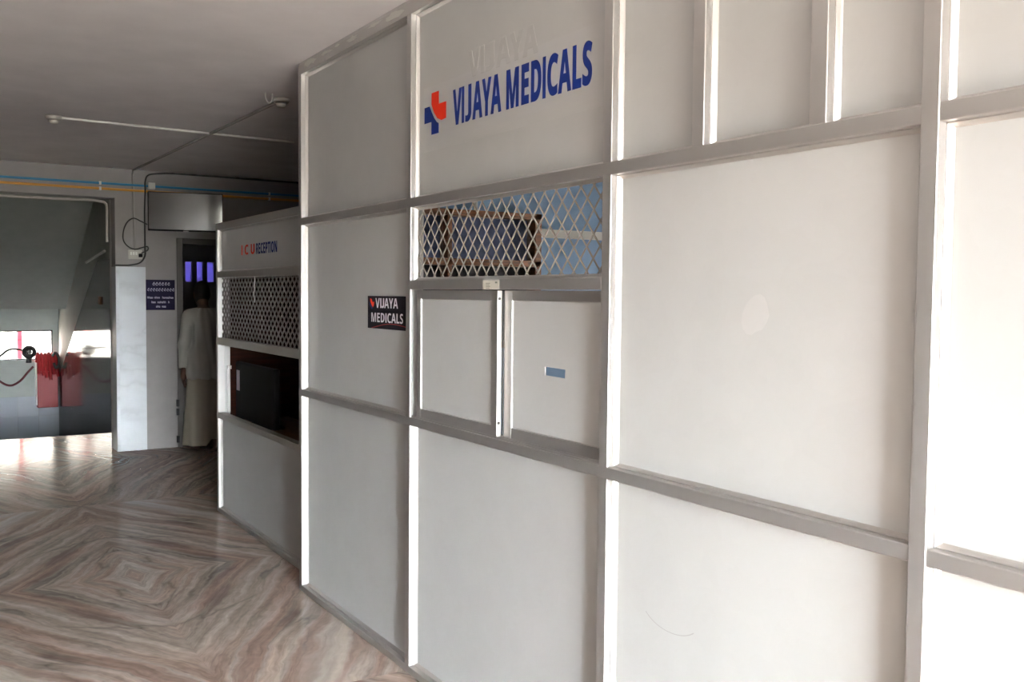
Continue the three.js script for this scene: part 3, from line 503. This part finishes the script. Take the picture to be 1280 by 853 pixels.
{
  const o = thing('hydrant_valve', 'black hydrant valve wheel in front of the stair window', 'valve', [XF + 0.14, 0.6, 0.25]);
  const t = new THREE.TorusGeometry(0.07, 0.03, 12, 28); t.rotateY(Math.PI / 2); t.translate(XF + 0.16, 0.665, 0.253); part('hand_wheel', t, M.iron, o);
  part('spindle', rod([XF + 0.0, 0.665, 0.253], [XF + 0.19, 0.665, 0.253], 0.02), M.iron, o);
  part('valve_body', rod([XF + 0.08, 0.5, 0.253], [XF + 0.08, 0.7, 0.253], 0.04), M.iron, o);
  part('spoke', rod([XF + 0.16, 0.6, 0.253], [XF + 0.16, 0.73, 0.253], 0.01), M.iron, o); part('spoke', rod([XF + 0.16, 0.665, 0.19], [XF + 0.16, 0.665, 0.32], 0.01), M.iron, o);
  single('rubber_hose', 'dark rubber hose running left from the hydrant valve', 'hose', tube([[XF + 0.09, 0.68, 0.3], [XF + 0.09, 0.71, 0.42], [XF + 0.09, 0.7, 0.52], [XF + 0.09, 0.62, 0.62], [XF + 0.09, 0.45, 0.8]], 0.016, 40), M.iron, [XF + 0.09, 0.45, 0.5]);
  single('drooping_hose', 'dark red hose drooping in a curve below the stair window', 'hose', tube([[XF + 0.05, 0.44, 0.19], [XF + 0.05, 0.36, 0.26], [XF + 0.05, 0.22, 0.38], [XF + 0.05, 0.165, 0.5], [XF + 0.05, 0.22, 0.62], [XF + 0.05, 0.4, 0.76]], 0.016, 50), new THREE.MeshStandardMaterial({ color: 0x5c2026, roughness: 0.6 }), [XF + 0.05, 0.165, 0.46]);
}

// ---------------------------------------------------------------- person in the doorway, seen from behind
function sdfMesh(fn, c, hs, res) {
  const mc = new MarchingCubes(res, new THREE.MeshBasicMaterial(), false, false, 300000), n = res, hf = n / 2;
  mc.reset(); mc.isolation = 0;
  for (let k = 0; k < n; k++) for (let j = 0; j < n; j++) for (let i = 0; i < n; i++) mc.field[i + j * n + k * n * n] = -fn(c[0] + (i - hf) / hf * hs[0], c[1] + (j - hf) / hf * hs[1], c[2] + (k - hf) / hf * hs[2]);
  mc.update();
  const g = new THREE.BufferGeometry(), P = mc.positionArray.slice(0, mc.count * 3);
  for (let i = 0; i < P.length; i += 3) { P[i] = P[i] * hs[0] + c[0]; P[i + 1] = P[i + 1] * hs[1] + c[1]; P[i + 2] = P[i + 2] * hs[2] + c[2]; }
  g.setAttribute('position', new THREE.BufferAttribute(P, 3));
  const N = new Float32Array(P.length), e = 0.004;
  for (let i = 0; i < P.length; i += 3) { const [x, y, z] = [P[i], P[i + 1], P[i + 2]]; const a = fn(x + e, y, z) - fn(x - e, y, z), b = fn(x, y + e, z) - fn(x, y - e, z), d = fn(x, y, z + e) - fn(x, y, z - e), l = Math.hypot(a, b, d) || 1; N[i] = a / l; N[i + 1] = b / l; N[i + 2] = d / l; }
  g.setAttribute('normal', new THREE.BufferAttribute(N, 3)); g.setAttribute('uv', new THREE.BufferAttribute(new Float32Array(P.length / 3 * 2), 2)); return g;
}
const cap = (a, b, ra, rb, sx = 1) => (x, y, z) => { const bx_ = b[0] - a[0], by = b[1] - a[1], bz = b[2] - a[2], px = (x - a[0]), py = y - a[1], pz = z - a[2]; let t = (px * bx_ + py * by + pz * bz) / (bx_ * bx_ + by * by + bz * bz); t = Math.max(0, Math.min(1, t)); return Math.hypot((px - bx_ * t) * sx, py - by * t, pz - bz * t) - (ra + (rb - ra) * t); };
const smin = (fs, k) => (x, y, z) => { let d = 9; for (const f of fs) { const e = f(x, y, z), h = Math.max(k - Math.abs(d - e), 0) / k; d = Math.min(d, e) - h * h * k * 0.25; } return d; };
{ // local axes of the figure: faces -x; its left arm is towards +z
  const at = [-5.0, 0, -0.775], o = thing('person', 'person in white long-sleeved shirt and cream wrap standing with back turned in doorway', 'person', at);
  const skin = new THREE.MeshStandardMaterial({ color: 0x4e3222, roughness: 0.6 }), shirt = new THREE.MeshStandardMaterial({ map: T.lam, color: 0xc9c5bd, roughness: 0.85 }), wrap = new THREE.MeshStandardMaterial({ map: T.lam, color: 0xc2b8a8, roughness: 0.85 });
  const L = (p) => [p[0] + at[0], p[1], p[2] + at[2]];
  const C = (a, b, ra, rb, sx) => cap(L(a), L(b), ra, rb, sx);
  o.scale.set(1, 1, 0.9);
  // body: head bowed forward, arms at the sides, left hand with five fingers
  const hand = (s) => { const w = [0.02, 0.80, s * 0.232], list = [C(w, [0.015, 0.735, s * 0.232], 0.03, 0.034, 1)];
    for (let k = 0; k < 4; k++) { const zx = -0.012 + k * 0.0, xx = -0.022 + k * 0.018, l = [0.062, 0.072, 0.068, 0.052][k]; list.push(C([xx, 0.72, s * 0.232], [xx - 0.004, 0.72 - l * 0.6, s * 0.228], 0.0095, 0.009)); list.push(C([xx - 0.004, 0.72 - l * 0.6, s * 0.228], [xx - 0.006, 0.72 - l * 1.25, s * 0.214], 0.009, 0.0075)); }
    list.push(C([-0.012, 0.775, s * 0.23], [-0.04, 0.735, s * 0.212], 0.013, 0.011)); list.push(C([-0.04, 0.735, s * 0.212], [-0.05, 0.7, s * 0.206], 0.0105, 0.009)); return list; };
  const torso = [C([0, 0.9, 0.08], [0, 0.9, -0.08], 0.12, 0.12), C([0, 0.95, 0], [0.005, 1.3, 0], 0.125, 0.14), C([0.0, 1.33, 0.13], [0, 1.33, -0.13], 0.065, 0.065), C([0, 1.35, 0], [-0.035, 1.47, 0], 0.06, 0.055)];
  const arms = [1, -1].flatMap((s) => [C([0, 1.34, s * 0.165], [0.02, 1.06, s * 0.215], 0.052, 0.043), C([0.02, 1.06, s * 0.215], [0.02, 0.81, s * 0.232], 0.042, 0.028)]);
  const legs = [1, -1].flatMap((s) => [C([0, 0.88, s * 0.09], [-0.01, 0.48, s * 0.095], 0.085, 0.058), C([-0.01, 0.48, s * 0.095], [0.02, 0.08, s * 0.1], 0.055, 0.038), C([0.035, 0.035, s * 0.1], [-0.15, 0.028, s * 0.12], 0.034, 0.027)]);
  const head = [(x, y, z) => { const p = [(x - at[0] + 0.095) / 0.1, (y - 1.565) / 0.12, (z - at[2]) / 0.078]; return (Math.hypot(...p) - 1) * 0.085; }, C([-0.13, 1.475, 0], [-0.145, 1.47, 0], 0.045, 0.04), C([-0.185, 1.54, 0], [-0.205, 1.52, 0], 0.014, 0.017), C([-0.08, 1.575, 0.078], [-0.085, 1.535, 0.078], 0.012, 0.01), C([-0.08, 1.575, -0.078], [-0.085, 1.535, -0.078], 0.012, 0.01)];
  const trunk = smin([...torso, ...legs, ...head], 0.035), limbs = smin(arms, 0.02), body = (x, y, z) => { const a = trunk(x, y, z), b = limbs(x, y, z), k = 0.01, h = Math.max(k - Math.abs(a - b), 0) / k; return Math.min(a, b) - h * h * k * 0.25; }, all = (x, y, z) => Math.min(body(x, y, z), 9);
  const bodyG = sdfMesh(all, [at[0] - 0.04, 0.85, at[2]], [0.26, 0.88, 0.32], 96);
  const hands = [1, -1].map((s) => sdfMesh(smin(hand(s), 0.008), [at[0], 0.73, at[2] + s * 0.225], [0.09, 0.12, 0.06], 56));
  part('body', mergeGeometries([bodyG, ...hands]), skin, o);
  const hairF = (x, y, z) => Math.max((Math.hypot((x - at[0] + 0.09) / 0.11, (y - 1.575) / 0.127, (z - at[2]) / 0.088) - 1) * 0.09, -(x - at[0] + 0.155) * 0.8, 1.49 - y - (at[0] + 0.02 - x) * 0.6);
  part('hair', sdfMesh(hairF, [at[0] - 0.08, 1.58, at[2]], [0.16, 0.16, 0.14], 40), new THREE.MeshStandardMaterial({ color: 0x0c0a09, roughness: 0.7 }), o);
  const wr = (x, y, z) => { const a = Math.atan2(z - at[2], x - at[0]); return 0.006 * Math.sin(a * 7 + y * 5) + 0.004 * Math.sin(a * 13 - y * 11); };
  const shirtBody = smin([C([0, 0.96, 0.08], [0, 0.96, -0.08], 0.148, 0.148), C([0, 0.8, 0.085], [0, 0.8, -0.085], 0.15, 0.15), C([0, 0.76, 0], [0.01, 1.3, 0], 0.165, 0.155), C([0, 1.315, 0.15], [0, 1.315, -0.15], 0.085, 0.085), C([0, 1.36, 0], [-0.02, 1.415, 0], 0.07, 0.066)], 0.05);
  const sleeves = [1, -1].map((s) => smin([C([0, 1.325, s * 0.16], [0.02, 1.06, s * 0.222], 0.078, 0.064), C([0.02, 1.06, s * 0.222], [0.02, 0.835, s * 0.233], 0.063, 0.052)], 0.03));
  const shirtF = (x, y, z) => { const b = Math.max(shirtBody(x, y, z), 0.715 - y), s = Math.max(Math.min(sleeves[0](x, y, z), sleeves[1](x, y, z)), 0.822 - y), k = 0.02, h = Math.max(k - Math.abs(b - s), 0) / k; return Math.max(Math.min(b, s) - h * h * k * 0.25 + wr(x, y, z), y - 1.425); };
  part('shirt', sdfMesh(shirtF, [at[0], 1.06, at[2]], [0.24, 0.4, 0.34], 90), shirt, o);
  const wrapF = (x, y, z) => { const t = (y - 0.02) / 0.8, a = Math.atan2((z - at[2]) * 0.85, x - at[0]), R = 0.2 - 0.045 * t + 0.011 * Math.sin(a * 9 + 0.6) * (1.1 - t) + 0.016 * Math.max(0, Math.sin(a * 2 - 0.4)) * (1 - t); return Math.max((Math.hypot((x - at[0]) * 1.25, (z - at[2]) * 0.86) - R) * 0.8, y - 0.8, 0.045 + 0.06 * Math.max(0, Math.min(1, (at[2] + 0.03 - z) / 0.06)) - y); };
  part('wrap', sdfMesh(wrapF, [at[0], 0.42, at[2]], [0.3, 0.45, 0.34], 84), wrap, o);
}

scene.updateMatrixWorld(true);
renderer.render(scene, camera);
